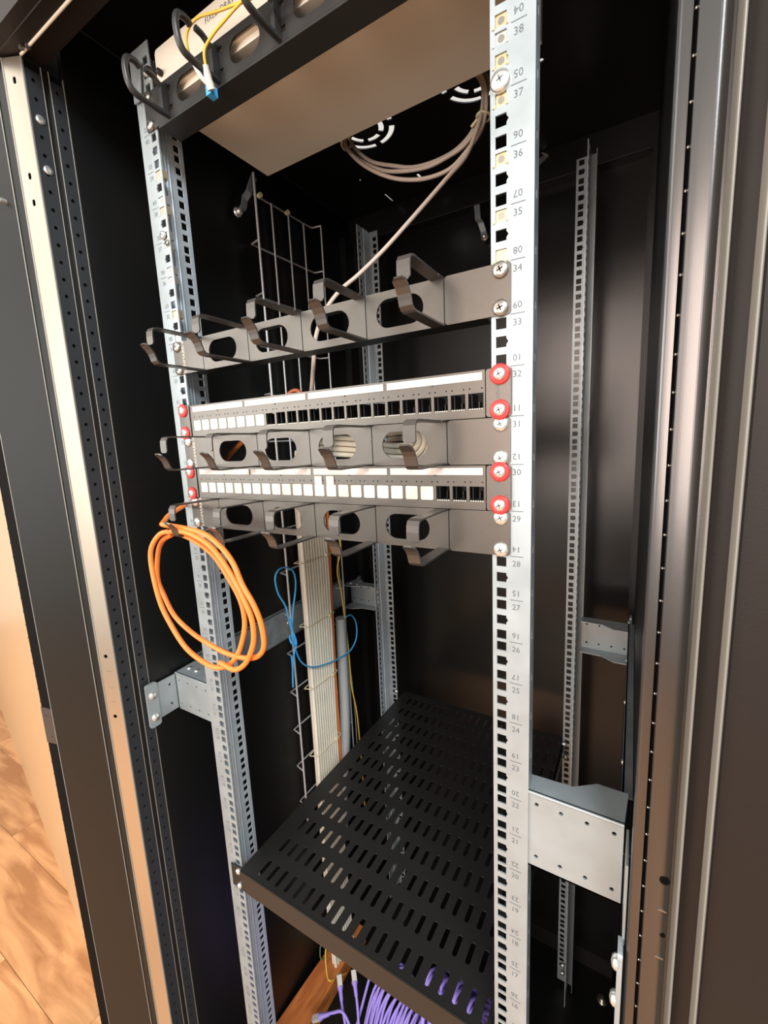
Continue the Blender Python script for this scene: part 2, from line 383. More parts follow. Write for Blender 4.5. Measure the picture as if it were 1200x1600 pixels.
# adjoining cabinet to the left
nb = thing('neighbouring_cabinet', 'satin black flank of the next cabinet at the left edge, beside the bare metal strip', 'cabinet', (-450, 300, ZB))
MB().box(-591, -404, -100, 680, ZB, ZR).build('frame_face', 'blacks', nb)
MB().box(-660, -591.5, -92, 680, ZB, ZR).build('dark_gap', 'hole', nb)  # dark box painted as the shade in the next cabinet's open gap
MB().tube([(-591, -100, ZB), (-591, -100, ZR)], .9, 8, 1).build('frame_highlight', 'edge', nb)  # highlight line of the frame face, drawn as a pale tube
m = MB()
for k in range(70): m.box(-660.6, -659, -92.6, -90, 40 + k * 27, 44 + k * 27)
m.build('hinge_tick', 'screwd', nb, 'stuff')
m = MB().poly([(-660, 790), (-592.5, 806), (-592.5, 880), (-660, 868)], [circ(-640, 855, 2.2), circ(-605, 862, 2.2), circ(-630, 812, 2.2), circ(-605, 822, 2.2)], ((0, -93.4, 0), (1, 0, 0), (0, 0, 1), (0, -1, 0)), 1.2)
m.build('rail_bracket', 'perf', nb)  # galvanised bracket, its dimness in the gap painted by a dark colour
m = MB().cyl((-428, -100, 1712), (0, -1, 0), 4, 8, 12); m.build('door_catch', 'screw', nb)

# ------------------------------------------------------------------ mounting posts
def post(label, sx, yf, dr, top, nums, gname, bot=-15):
    t = thing('rack_post', label, 'rack post', (sx * 240 + cx(yf), yf, bot), gname)
    n0 = 1; bl = []; hs = []; z = bot
    X = lambda a: sx * a
    mb = MB(True); A = (sx, 0, 0); Nn = (0, -dr, 0)
    fr = ((0, yf, 0), A, (0, 0, 1), Nn)
    zc = [hz(n, k) for n in range(1, 43) for k in range(3)]
    zc = [q for q in zc if bot + 6 < q < top - 6]
    for i, q in enumerate(zc):
        nx = zc[i + 1] if i + 1 < len(zc) else None
        bl.append((q + nx) / 2 if nx else top)
        k = round(((q / U) % 1) * 44.45, 1)
        if abs(k - 22.2) < 1: hs.append([(227.2, q - 4.8), (236.8, q - 4.8), (236.8, q - 2.6), (238.6, q), (236.8, q + 2.6), (236.8, q + 4.8), (227.2, q + 4.8)])
        else: hs.append(sq(232, q, 9.6, 9.6))
    mb.cells(223, 242, bot, bl, hs, fr, 1.6)
    mb.cells(242, 260, bot, [top], [None], fr, 1.6)
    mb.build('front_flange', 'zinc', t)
    # web
    fw = ((sx * 247, 0, 0), (0, dr, 0), (0, 0, 1), (-sx, 0, 0)); wb = MB(True)
    yy = yf * dr
    hs2 = [sq(yy + 45, q, 9.4, 9.6) for q in zc]
    wb.cells(yy + 38, yy + 56, bot, bl, hs2, fw, 1.6)
    wb.cells(yy + 1.6, yy + 38, bot, [top], [None], fw, 1.6)
    wb.build('web', 'zinc_lit', t)
    rb = MB(True)
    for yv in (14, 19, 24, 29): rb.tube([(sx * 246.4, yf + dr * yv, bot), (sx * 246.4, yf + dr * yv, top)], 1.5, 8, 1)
    rb.build('stiffening_rib', 'zinc_lit', t)
    lp = MB(True); hl = [rrect(yy + 9, bot + 22 + i * U, 4, 9, 2, 2) if bot + 22 + i * U < top - 12 else None for i in range(int((top - bot) / U) + 1)]
    bl2 = [bot + (i + 1) * U for i in range(len(hl))]; bl2[-1] = top
    lp.cells(yy + 1.6, yy + 18, bot, bl2, hl, ((sx * 260, 0, 0), (0, dr, 0), (0, 0, 1), (sx, 0, 0)), 1.5)
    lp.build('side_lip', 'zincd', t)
    if nums:
        tm = MB(True)
        for n in range(1, 42):
            if U * n > top: break
            tm.add([(sx * 240.5, -.15, U * n - .35), (sx * 253, -.15, U * n - .35), (sx * 253, -.15, U * n + .35), (sx * 240.5, -.15, U * n + .35)], [(0, 1, 2, 3)])
            put_text(tm, '%02d' % n, 8.2, (sx * 246.5, -.15, U * n - 7.5), (1, 0, 0), (0, 0, 1))
            put_text(tm, '%02d' % (42 - n), 8.2, (sx * 246.5, -.15, U * n + 7.5), (1, 0, 0), (0, 0, 1), PI)
        tm.build('unit_numbers', 'ink', t, 'stuff')
    return t
pL = post('galvanised front rack post on the left, behind the hanging orange cable', -1, 0, 1, 1880, True, 'mounting posts')
pR = post('bright galvanised front rack post on the right with printed unit numbers', 1, 0, 1, 1880, True, 'mounting posts')
pRL = post('galvanised rear rack post at the back left, behind the cable tray', -1, 583, -1, 1862, False, 'mounting posts')
pRR = post('slim galvanised rear rack post at the back right against the black panel', 1, 583, -1, 1868, False, 'mounting posts', -42)
m = MB().hexa([(-254, -4, 1818), (-238, -4, 1818), (-232, -4, 1858), (-254, -4, 1868)], [(-254, -2.5, 1818), (-238, -2.5, 1818), (-232, -2.5, 1858), (-254, -2.5, 1868)])
m.build('end_plate', 'zincd', pL)
def cage_nut(x, z, mname, par, sx):
    m = MB(True)
    m.poly(rrect(x, z, 9, 9, .8, 2), [circ(x, z, 3, 12)], ((0, 1.2, 0), (1, 0, 0), (0, 0, 1), (0, -1, 0)), 4)
    m.box(x - 8, x - 4.6, 2, 7, z - 5, z + 5).box(x + 4.6, x + 8, 2, 7, z - 5, z + 5).box(x - 6, x + 6, 5.5, 9, z - 6, z + 6)
    m.box(x - 7, x - 5, -1, 1, z - 5.5, z - 4).box(x + 5, x + 6.4, -1, 1, z - 5.5, z - 4)
    o = m.build('cage_nut', mname, par)
    MB(True).cyl((x, 1.4, z), (0, 1, 0), 3, 2, 12).build('thread', 'screwd', o)
for n, k, mn in ((39, 0, 'brass'), (38, 2, 'screw'), (37, 2, 'brass'), (36, 2, 'brass'), (35, 2, 'brass'), (35, 0, 'brass'), (38, 1, 'brass')): cage_nut(232, hz(n, k), mn, pR, 1)
for n, k, mn in ((39, 2, 'brass'), (38, 2, 'brass'), (39, 0, 'screw'), (37, 2, 'screw'), (38, 0, 'screw'), (36, 2, 'screw'), (35, 2, 'brass'), (35, 0, 'screw'), (37, 0, 'screw')): cage_nut(-232, hz(n, k), mn, pL, -1)
def screw(mb, x, z, y=-1.6, r=6.2, h=3.2):
    mb.lathe((x, y, z), (0, -1, 0), [(r, 0), (r, h * .35), (r * .85, h * .8), (r * .45, h), (0, h)], 18)
def cross(mb, x, z, y):
    for a in (.4, .4 + PI / 2):
        ca, sa = math.cos(a), math.sin(a)
        def q(u, v): return (x + u * ca - v * sa, y, z + u * sa + v * ca)
        mb.add([q(-2.8, -.55), q(2.8, -.55), q(2.8, .55), q(-2.8, .55)], [(0, 1, 2, 3)])
def put_screw(x, z, par, mn='screw', y=-1.6, r=7.2, h=3.2, washer=None):
    m = MB(True)
    o = None
    if washer:
        wm = MB(True).lathe((x, y, z), (0, -1, 0), [(9.3, 0), (9.3, 1.6), (8.2, 2.4), (6.4, 2.4), (5.8, 1.8)], 22); wo = wm.build('washer', washer, par); y -= 1.9
    screw(m, x, z, y, r, h); o = m.build('screw', mn, par)
    c = MB(True); cross(c, x, z, y - h - .05); c.build('cross_slot', 'ink' if mn != 'screwd' else 'hole', o)
put_screw(232, hz(38, 0), pR, 'screw', 0, 8.8, 4.5)
put_screw(-236, hz(38, 0) + 2, pL, 'screw', 0, 5.5, 3.5)
put_screw(-228, hz(38, 0) - 10, pL, 'screwd', 0, 4, 3.5)
# nuts holding the cabinet shelf to the rear and front posts
m = MB()
for p in ((-232, 576, 650), (218, 573, 643), (221, 574, 610), (227, 575, 15), (227, 574, -8)): m.lathe(p, (.2, -1, 0), [(5.5, 0), (5, 3), (0, 4)], 12)
m.build('shelf_bolt', 'screw', pRR)

# ------------------------------------------------------------------ hooked cable managers
def hook_manager(n, label, scr, down=0):
    z0 = U * (n - 1) + .4; z1 = U * n - .4; h = z1 - z0; zc = (z0 + z1) / 2
    t = thing('cable_manager', label, 'cable manager', (cx(0), 0, z0), 'one unit cable managers with five metal hooks')
    seams = [-178, -89, 0, 89, 178]
    m = MB(True); fr = ((0, -1.8, 0), (1, 0, 0), (0, 0, 1), (0, -1, 0))
    ed = [-241] + seams + [241]
    for i in range(6):
        a, b = ed[i] + (.6 if i else 0), ed[i + 1] - (.6 if i < 5 else 0)
        hs = []
        if 1 <= i <= 4: hs = [rrect(ed[i + 1] - 49, zc, 54, 28, 14, 6)]
        if i in (0, 5):
            e = ed[0] if i == 0 else ed[6]
            o = rrect((a + b) / 2, zc, b - a, h, 3, 3)
            m.poly(o, [], fr, 1.8)
        else: m.poly([(a, z0), (b, z0), (b, z1), (a, z1)], hs, fr, 1.8)
    m.build('face_plate', 'panel', t)
    m = MB(True).box(-216, 216, 0, 26, z1 - 2, z1 - .6).box(-216, 216, 0, 26, z0 + .6, z0 + 2)
    for s in seams: m.box(s - 1.5, s + 1.5, -.9, .4, z0 + 1, z1 - 1)
    m.build('return_flange', 'black', t)
    zt, zb = z1 - .6, z0 + .8
    pt = [(0, zt), (-30, zt + .4), (-64, zt + .8), (-69, zt - .4), (-71.3, zt - 4), (-71.8, zt - 10), (-71.8, zt - 17), (-71.8, zt - 19.5)]
    pb = [(0, zb), (-30, zb), (-62, zb), (-66.5, zb + .8), (-69.5, zb + 3.5), (-70.8, zb + 7.5), (-72.6, zb + 12), (-76, zb + 16.5), (-80.6, zb + 20.5), (-83, zb + 22)]
    base = None
    for s in seams:
        xs = s - 7.5
        hk = MB(True); hk.ribbon([(xs, y, z) for y, z in pt], (1, 0, 0), 12.5, 1.7, .62)
        hk.add([], [])
        hk.box(xs + 5, s - .7, -12, 0, zt - 1, zt + 1)
        o = hk.build('hook', 'hook', t)
        lo = MB(True); lo.ribbon([(xs, y, z) for y, z in pb], (1, 0, 0), 12.5, 1.7, .62)
        lo.build('lower_lip', 'hook', o)
    for sx in (-1, 1):
        for k in (0, 2):
            put_screw(sx * 232, hz(n, k), t, scr, -1.8, 7.4, 3.4)
    tx = MB(True); put_text(tx, 'LANMARK-6', 8.0, (-219, -2.0, zc + 1), (0, 0, 1), (-1, 0, 0)); tx.build('lettering', 'white', t)
    return t
hook_manager(34, 'charcoal hooked cable manager alone above the patch panels, dark screws', 'screwd')
hook_manager(31, 'charcoal hooked cable manager sandwiched between the two patch panels', 'screw')
hook_manager(29, 'lowest charcoal hooked cable manager, orange cable hanging from its left hook', 'screw')

# ------------------------------------------------------------------ patch panels
def patch_panel(n, label, filled, tabs, numbers):
    z0 = U * (n - 1) + .4; z1 = U * n - .4; zc = (z0 + z1) / 2
    t = thing('patch_panel', label, 'patch panel', (cx(0), 0, z0), '24 port patch panels')
    m = MB(True); fr = ((0, -3, 0), (1, 0, 0), (0, 0, 1), (0, -1, 0))
    pit = 17.93; xr = 216
    wins = [xr - pit * (23 - i) - 7.5 for i in range(24)]
    bl = []; hs = []
    for i, x in enumerate(wins):
        bl.append(x + pit / 2 if i < 23 else 217.5); hs.append([(b, a) for a, b in sq(x, z0 + 15.5, 15, 15)])
    # cells run along x: swap axes
    m.cells(z0 + 6, z0 + 25, -217.5, bl, hs, ((0, -3, 0), (0, 0, 1), (1, 0, 0), (0, -1, 0)), 3)
    m.poly([(-217.5, z0), (217.5, z0), (217.5, z0 + 6), (-217.5, z0 + 6)], [], fr, 3)
    m.poly([(-217.5, z0 + 25), (217.5, z0 + 25), (217.5, z1), (-217.5, z1)], [], fr, 3)
    m.box(-217.5, 217.5, 0, 30, z1 - 1.5, z1).box(-217.5, 217.5, 0, 30, z0, z0 + 1.2)
    m.build('face_plate', 'panel', t)
    for sx in (-1, 1):
        e = MB(True); e.poly(rrect(sx * 230.3, zc, 23, 43.4, 2.5, 3), [], ((0, -4.2, 0), (1, 0, 0), (0, 0, 1), (0, -1, 0)), 4.2)
        ear = e.build('ear', 'panel', t)
        if sx > 0:
            tx = MB(True); put_text(tx, 'LANMARK', 5.2, (230, -4.35, zc), (0, 0, 1), (-1, 0, 0)); tx.build('embossed_lettering', 'ink', ear)
        for k in (0, 2): put_screw(sx * 232, hz(n, k), t, 'screw', -4.2, 5.9, 3.2, 'red')
    d = MB(True)
    for x in wins:
        for q in (-6, 6): d.cyl((x + q, -3.2, z0 + 27.3), (0, 1, 0), .75, .3, 8)
    d.build('pin_hole', 'hole', t, 'stuff')
    th = MB(True)
    for i, x in enumerate(wins):
        if i in filled: continue
        for q in range(6): th.box(x - 6.8 + q * 2.4, x - 5.4 + q * 2.4, -2.6, -1, z0 + 7.2, z0 + 8.9)
    th.build('contact_teeth', 'white', t, 'stuff')
    cl = MB(True)
    for i, x in enumerate(wins):
        if i in filled: continue
        cl.box(x - 6.6, x - 5.6, 4, 22, z0 + 8, z0 + 23).box(x + 5.8, x + 6.6, 4, 22, z0 + 8, z0 + 23).box(x - 2, x - .8, 12, 20, z0 + 8, z0 + 16)
    cl.build('jack_bracket', 'black', t, 'stuff')
    first = None
    for i, x in enumerate(wins):
        if i not in filled: continue
        if first is None:
            b = MB(True); b.poly(rrect(x, z0 + 15.5, 14.2, 14.2, 1, 2), [], ((0, -3.6, 0), (1, 0, 0), (0, 0, 1), (0, -1, 0)), 3)
            b.box(x - 5.5, x + 5.5, -4.0, -3.4, z0 + 11, z0 + 12)
            first = (b.build('blank_insert', 'white', t), x)
        else:
            o = first[0].copy(); C.objects.link(o); o.location = first[0].location + Vector(((x - first[1]) * .001, 0, 0))
    for i in tabs:
        x = wins[i]; MB(True).poly(rrect(x - .6, z0 + 27.8, 11, 10, .6, 2), [], ((0, -4.2, 0), (1, 0, 0), (0, 0, 1), (0, -1, 0)), 1.2).build('port_tab', 'label', t)
    for g in range(4):
        a = wins[g * 6] - 7; b = wins[g * 6 + 5] + 6.5
        s = MB(True); s.poly([(a, z0 + 34.4), (b, z0 + 34.4), (b, z1 - 2.2), (a, z1 - 2.2)], [], ((0, -3.9, 0), (1, 0, 0), (0, 0, 1), (0, -1, 0)), .9)
        o = s.build('label_strip', 'label', t)
        MB(True).box((a + b) / 2 - 1, (a + b) / 2 + 1, -4.1, -3, z0 + 33, z0 + 34.6).build('strip_clip', 'panel', o)
        tx = MB(True)
        for q in range(6): put_text(tx, str(g * 6 + q + 1) , 4.2, (wins[g * 6 + q], -4.0, z0 + 37.8), (1, 0, 0), (0, 0, 1))
        if numbers: tx.build('port_numbers', 'conduit', o)
    return t
patch_panel(32, 'upper patch panel with only its first eight ports blanked white', set(range(8)), [], False)
patch_panel(30, 'lower patch panel with twenty one white blanked ports and red screw washers', set(range(21)), [12, 13], True)

# ------------------------------------------------------------------ top drawer and ring manager
dr = thing('rack_drawer', 'pale beige drawer unit at the very top of the rack', 'drawer', (5, 100, 1808))
m = MB()
def bevel_box(mb, x0, x1, y0, y1, z0, z1, r=4):
    o = rrect((x0 + x1) / 2, (z0 + z1) / 2, x1 - x0, z1 - z0, r, 5)
    mb.poly(o, [], ((0, y0, 0), (1, 0, 0), (0, 0, 1), (0, -1, 0)), -(y0 - y1) * -1 if False else (y1 - y0) * 1)
    return mb
mm = MB().add([], [])
P = rrect(6, 1837, 444, 58, 1, 2)
mm.poly(P, [], ((0, 8, 0), (1, 0, 0), (0, 0, 1), (0, -1, 0)), 191)
mm.build('drawer_body', 'beige', dr)
mm = MB(); P = rrect(9, 1840, 438, 51, 5, 5); mm.poly(P, [], ((0, 3, 0), (1, 0, 0), (0, 0, 1), (0, -1, 0)), 6); fp = mm.build('front_panel', 'beige', dr)
tx = MB(); put_text(tx, 'FIXED DRAWER', 9, (-80, 2.8, 1853), (1, 0, 0), (0, 0, 1)); tx.build('printed_lettering', 'ink', fp)
m = MB(); m.lathe((-224, -1, 1845), (0, -1, 0), [(5.5, 0), (5, 3), (0, 4.5)], 14); m.build('screw', 'screw', dr)
m = MB(); m.lathe((-216, -1, 1842), (0, -1, 0), [(5, 0), (4.5, 5), (3, 7), (0, 8)], 14); m.build('thumb_screw', 'plastic', dr)
m = MB(); m.lathe((-200, 2, 1836), (0, -1, 0), [(4, 0), (3.5, 5), (0, 7)], 14); m.build('knob', 'plastic', dr)

rm = thing('ring_cable_manager', 'black plastic ring cable manager below the beige drawer', 'cable manager', (cx(0), 0, U * 40))
z0 = U * 40 + .4; z1 = U * 41 - .4; zc = (z0 + z1) / 2
m = MB(True); hs = []
ov = [-123, -38, 47, 132, -198 + 800]
hs = [rrect(x, zc, 48, 27, 13.5, 6) for x in (-150, -53, 43, 139)][:5]
for x in (-193, -97, -1, 95, 185): hs += [sq(x + 5.5, zc + 11, 6, 6), sq(x + 5.5, zc - 11, 6, 6)]
hs = [h for h in hs if True]
m.poly(rrect(0, zc, 482, z1 - z0, 2, 2), hs, ((0, -2, 0), (1, 0, 0), (0, 0, 1), (0, -1, 0)), 2)
m.build('face_plate', 'plastic', rm)
MB(True).box(-216, 240, -2, 30, z0 - 3, z0 - .2).build('lower_flange', 'plastic', rm)
for x in (-193, -97, -1, 95, 185):
    r = MB(True)
    r.tube([(x, -2, zc - 19), (x, -20, zc - 20), (x, -45, zc - 19), (x, -53, zc - 13), (x, -55.5, zc - 2), (x, -55, zc + 8), (x, -51, zc + 15), (x, -42, zc + 17), (x - 1, -36, zc + 15)], 3.7, 10, 4)
    r.tube([(x, -30, zc + 16), (x, -20, zc + 15), (x, -11, zc + 10), (x, -2, zc + 8)], 3.4, 10, 4)
    r.hexa([(x - 2, -3, zc - 20), (x - 2, -12, zc - 18), (x - 2, -12, zc + 12), (x - 2, -3, zc + 16)], [(x + 3, -3, zc - 20), (x + 3, -12, zc - 18), (x + 3, -12, zc + 12), (x + 3, -3, zc + 16)])
    r.build('ring', 'plastic', rm)
for x, k in ((-232, 0), (-232, 2), (232, 0), (232, 2)): put_screw(x, hz(41, k), rm, 'screwd', -2, 6.8, 4)

# fibre patch leads tucked in the rings
def cable(name, label, paths, r, m, cat='cable', n=10, group=None, sub=6):
    mb = MB()
    for p in paths: mb.tube(p, r, n, sub)
    o = mb.build(name, m); tag(o, label, cat, group); return o
f1 = cable('fibre_lead', 'thin yellow fibre lead curving over the beige drawer front', [[(-112, -22, 1797), (-113, -25, 1811), (-113, -25, 1819), (-107, -25, 1827), (-90, -25, 1829), (-65, -25, 1822), (-40, -25, 1816), (-4, -25, 1808), (60, -20, 1806), (120, -10, 1800), (160, 6, 1806)]], 1.5, 'yellow', sub=5)
m = MB().tube([(-110, -20, 1795), (-106, -16, 1784), (-100, -12, 1776)], 2.6, 8, 3); m.build('boot', 'white', f1)
f2 = cable('fibre_lead', 'second yellow fibre lead running steeply through the middle ring', [[(-84, -27, 1778), (-81, -30, 1787), (-77, -30, 1793), (-62, -30, 1799), (-42, -30, 1803), (-25, -30, 1806), (1, -30, 1808), (60, -28, 1806), (120, -12, 1795), (160, 6, 1800)]], 1.5, 'yellow', sub=5)
m = MB().tube([(-84, -27, 1780), (-87, -22, 1770), (-88, -18, 1762)], [3.2, 3.2, 4, 4, 4.5], 10, 3); m.build('boot', 'white', f2)
m = MB().box(-100, -92, -16, -6, 1762, 1772); m.build('connector', 'blue', f2)

# ------------------------------------------------------------------ support brackets and side rails
def bracket(label, sx, yf, dr, z0, z1, flz):
    t = thing('support_bracket', label, 'bracket', (sx * 300 + cx(yf), yf, z0), 'galvanised post brackets')
    m = MB(True); xa, xb = 258, 348
    o = [(sx * xa, z0), (sx * xb, z0), (sx * xb, z1), (sx * xa, z1)]
    hs = [circ(sx * x, z, 2.2, 10) for z in (z1 - 14, z0 + 14) for x in (268, 292, 316, 340)]
    if sx < 0: o = o[::-1]
    m.poly(o, hs, ((0, yf, 0), (1, 0, 0), (0, 0, 1), (0, -1, 0)), 2)
    m.build('front_plate', 'zinc', t)
    # top and bottom folded flanges
    for z, q in ((z1, 1), (z0, -1)):
        f = MB(True); a, b = (z - 2, z) if q > 0 else (z, z + 2)
        pts = [(sx * xa, yf), (sx * xb, yf), (sx * 351, yf + dr * 42), (sx * 322, yf + dr * 42), (sx * 300, yf + dr * 26), (sx * xa, yf + dr * 24)]
        f.hexa([(x, y, a) for x, y in pts], [(x, y, b) for x, y in pts]); f.build('folded_flange', 'zinc', t)
    s = MB(True)
    s.poly([(yf - dr * 40, z0 + 4), (yf, z0 + 4), (yf, z1 - 4), (yf - dr * 40, z1 - 4)], [circ(yf - dr * 12, z1 - 18, 2.4, 10), circ(yf - dr * 12, z0 + 18, 2.4, 10)], ((sx * 350, 0, 0), (0, 1, 0), (0, 0, 1), (-sx, 0, 0)), 2)
    s.build('side_plate', 'zinc', t)
    f = MB(True); f.poly(rrect(yf - dr * 46, (flz[0] + flz[1]) / 2, 20, flz[1] - flz[0], 4, 3), [], ((sx * 347, 0, 0), (0, 1, 0), (0, 0, 1), (-sx, 0, 0)), 4)
    f.build('fixing_tab', 'zinc', t)
    for z in flz[2]:
        b = MB(True).lathe((sx * 347, yf - dr * 46, z), (-sx, 0, 0), [(6.5, 0), (6.3, 2), (4.5, 4), (0, 5)], 16); b.build('bolt', 'screw', t)
    if sx < 0:
        for x in (316, 336): MB(True).lathe((sx * x, yf + dr * 20, z1), (0, 0, 1), [(4.5, 0), (4, 2), (0, 3)], 12).build('rivet', 'screw', t)
    MB(True).tube([(sx * xa, yf - .2, z1 - 1.2), (sx * xb, yf - .2, z1 - 1.2)], 1.6, 8, 1).build('folded_edge', 'zinc', t)
    return t
bracket('galvanised angled bracket left of the left post, above floor level', -1, 2, 1, 902, 974, (898, 976, (955, 915)))
bracket('large galvanised bracket right of the numbered post, bolted low to the column', 1, 2, 1, 902, 993, (828, 912, (892, 852)))
bracket('small galvanised bracket behind the cables at the back left', -1, 562, -1, 902, 968, (902, 968, (950, 918)))
bracket('small galvanised bracket at the back right beside the slim rear post', 1, 562, -1, 896, 966, (880, 966, (950, 905)))
for sx, lb in ((-1, 'long galvanised side rail along the left wall behind the front post'), (1, 'long galvanised side rail along the right wall, seen edge on')):
    t = thing('side_rail', lb, 'rail', (sx * 352 + 2, 280, 912))
    m = MB(True); zz = [(y) for y in range(60, 540, 24)]
    m.poly([(50, 914), (520, 914), (520, 984), (50, 984)], [circ(y, z, 2, 8) for y in zz for z in (926, 973)], ((sx * 345, 0, 0), (0, 1, 0), (0, 0, 1), (-sx, 0, 0)), 2)
    m.box(sx * 345, sx * 355, 50, 520, 982, 984).box(sx * 345, sx * 355, 50, 520, 914, 916)
    m.build('rail_web', 'zincd', t)
    b = MB(True)
    for y in (150, 290, 430): b.lathe((sx * 345, y, 950), (-sx, 0, 0), [(3.5, 0), (3, 1.5), (0, 2)], 12)
    b.build('rivet', 'screw', t)

# ------------------------------------------------------------------ perforated shelf
sh = thing('perforated_shelf', 'black slotted shelf low in the rack between the posts', 'shelf', (0, 290, 600))
m = MB(); ZT = 641; n = 21
for r in range(12):
    yc = 20 + r * 49.6; y0 = yc - 24.8; y1 = yc + 24.8; y0 = -5 if r == 0 else y0; y1 = 600 if r == 11 else y1
    xs0 = -180 - r * .45; sp = 19.62
    bl = [xs0 + (k + .5) * sp for k in range(n)]; hs = [[(b, a) for a, b in rrect(xs0 + k * sp, yc - 2, 7, 30, 3.5, 3)] for k in range(n)]
    m.cells(y0, y1, xs0 - 9.8, bl, hs, ((0, 0, ZT), (0, 1, 0), (1, 0, 0), (0, 0, 1)), 1.5)
    x1 = bl[-1]
    m.box(-214 - yc * .004, xs0 - 9.8, y0, y1, ZT - 1.5, ZT).box(x1, 222 - yc * .012, y0, y1, ZT - 1.5, ZT)
m.build('slotted_deck', 'blackg', sh)
m = MB(); m.box(-214, 222, -7, -5, 601, ZT - 2).box(-214, 222, -5, 10, 600, 602)
m.build('front_lip', 'blackg', sh)
m = MB(); m.tube([(-214, -5.4, ZT - 1.6), (222, -5.4, ZT - 1.6)], 1.6, 8, 1); m.build('rounded_edge', 'blacks', sh)
for x0, x1, a, b in ((-216, -214, -219, -217), (222, 224, 212, 214)):
    m = MB().hexa([(x0, -6, 600), (x1, -6, 600), (x1, -6, ZT), (x0, -6, ZT)], [(a, 596, 600), (b, 596, 600), (b, 596, ZT), (a, 596, ZT)]); m.build('side_flange', 'blackg', sh)
m = MB(); m.box(-240, -214, -5, -3, 598, 642); m.build('mounting_ear', 'blackg', sh)
m = MB(); m.box(222, 244, -1.2, .2, 600, 612); m.build('mounting_ear', 'blackg', sh)
for z in (634, 605):
    m = MB(); m.lathe((-222, -5, z), (0, -1, 0), [(5, 0), (4.6, 3), (0, 4)], 14); m.build('bolt', 'screw', sh)
for p in ((206, 560, 625), (204, 480, 622)):
    m = MB(); m.lathe((p[0] + 11, p[1], p[2]), (1, 0, 0), [(4, 0), (3.6, 2), (0, 3)], 12); m.build('bolt', 'screw', sh)

# ------------------------------------------------------------------ wire mesh cable tray against the left wall
tr = thing('wire_cable_tray', 'galvanised wire mesh cable tray fixed upright on the left wall', 'cable tray', (-345, 380, 420))
zt, zb = 1862, 430
for k, (x, y, z1) in enumerate(((-322, 274, 1880), (-349, 346, 1862), (-349, 397, 1860), (-349, 447, 1858), (-326, 482, 1858))):
    MB().tube([(x, y, zb), (x, y, z1)], 2.4 if k == 0 else 2.0, 8, 1).build('upright_wire', 'wire', tr)
for i in range(15):
    z = 1861 - i * 98.5
    if z < zb: break
    pts = [(-322, 275, z), (-350, 282, z), (-351, 300, z), (-351, 460, z), (-350, 478, z), (-326, 483, z)]
    if i == 0: pts = pts[2:]
    MB().tube(pts, 1.9, 8, 1).build('cross_wire', 'wire', tr)
for p in ((-349, 312, 1862), (-349, 392, 1860)):
    m = MB().cyl(p, (1, -.3, 0), 5, 7, 12); m.build('fixing_clip', 'tie', tr)

# ------------------------------------------------------------------ cables
cables = []
nrow = 0
ordn = ['first', 'second', 'third', 'fourth', 'fifth', 'sixth', 'seventh', 'eighth', 'ninth', 'tenth']
for layer, xx in enumerate((-314, -324)):
    for i in range(10):
        f = (i + .5 * layer) / 9.5
        yt = 320 + 90 * f; yb = 318 + 80 * f
        j = random.uniform(-.8, .8)
        pts = [(xx + 30, yt - 20, 1345), (xx + 12, yt - 6, 1290), (xx, yt, 1200), (xx, yt - j, 1050), (xx, yt - 3 * f + j, 880), (xx, yb + 2, 700), (xx, yb, 500), (xx, yb, 300), (xx + 6, yb - 4, 120), (xx + 20, yb - 14, -20)]
        o = MB().tube(pts, 4.7, 8, 3).build('data_cable', 'grey')
        if layer == 0: tag(o, ordn[i] + ' pale grey cable from the left in the strapped bundle', 'cable', 'pale grey data cables in the bundle')
        else: tag(o, 'pale grey data cable hidden at the back of the strapped bundle', 'cable', 'pale grey data cables behind the bundle')
for i, (z, yo) in enumerate(((1092, 0), (938, 0), (780, 0), (600, 0))):
    m = MB(); y0, y1 = 313, 415 - i * 3
    m.tube([(-308.5, y0, z), (-308, (y0 + y1) / 2, z - 1), (-308.5, y1, z - 2), (-319, y1 + 4, z - 2), (-330, y1, z), (-330, y0, z), (-319, y0 - 4, z)], 1.3, 6, 3, True)
    m.box(-309, -303, y1 - 22, y1 - 15, z - 4, z + 2)
    o = m.build('cable_tie', 'tie'); tag(o, ('topmost', 'second', 'third', 'lowest')[i] + ' cream cable tie round the pale grey cable bundle', 'cable tie', 'cable ties on the grey bundle')

# slack of pale cable behind the manager between the patch panels
for i in range(4):
    z = 1368 - i * 7; R_ = 3.5 + 7 * i; xc, zc = 116, 1358
    pts = [(-296, 300 + i * 9, 1240), (-276, 290 + i * 9, 1330), (-200, 240 + i * 9, 1364 - i * 8), (-80, 110 + i * 9, 1368 - i * 8), (-30, 50 + i * 7, z + 1), (2, 36, z), (50, 38, z - 4), (90, 40, zc - R_ + 1)]
    pts += [(xc + R_ * math.sin(a), 42 + 5 * a, zc - R_ * math.cos(a)) for a in (0, .8, 1.6, 2.4, 3.1)] + [(90, 72, zc + R_ + 1), (50, 110, zc + R_)]
    o = MB().tube(pts, 3.3, 8, 5).build('slack_cable', 'grey')
    tag(o, ('topmost', 'second', 'third', 'lowest')[i] + ' pale cable looping behind the slots of the middle hooked manager', 'cable', 'slack loops behind the middle manager')

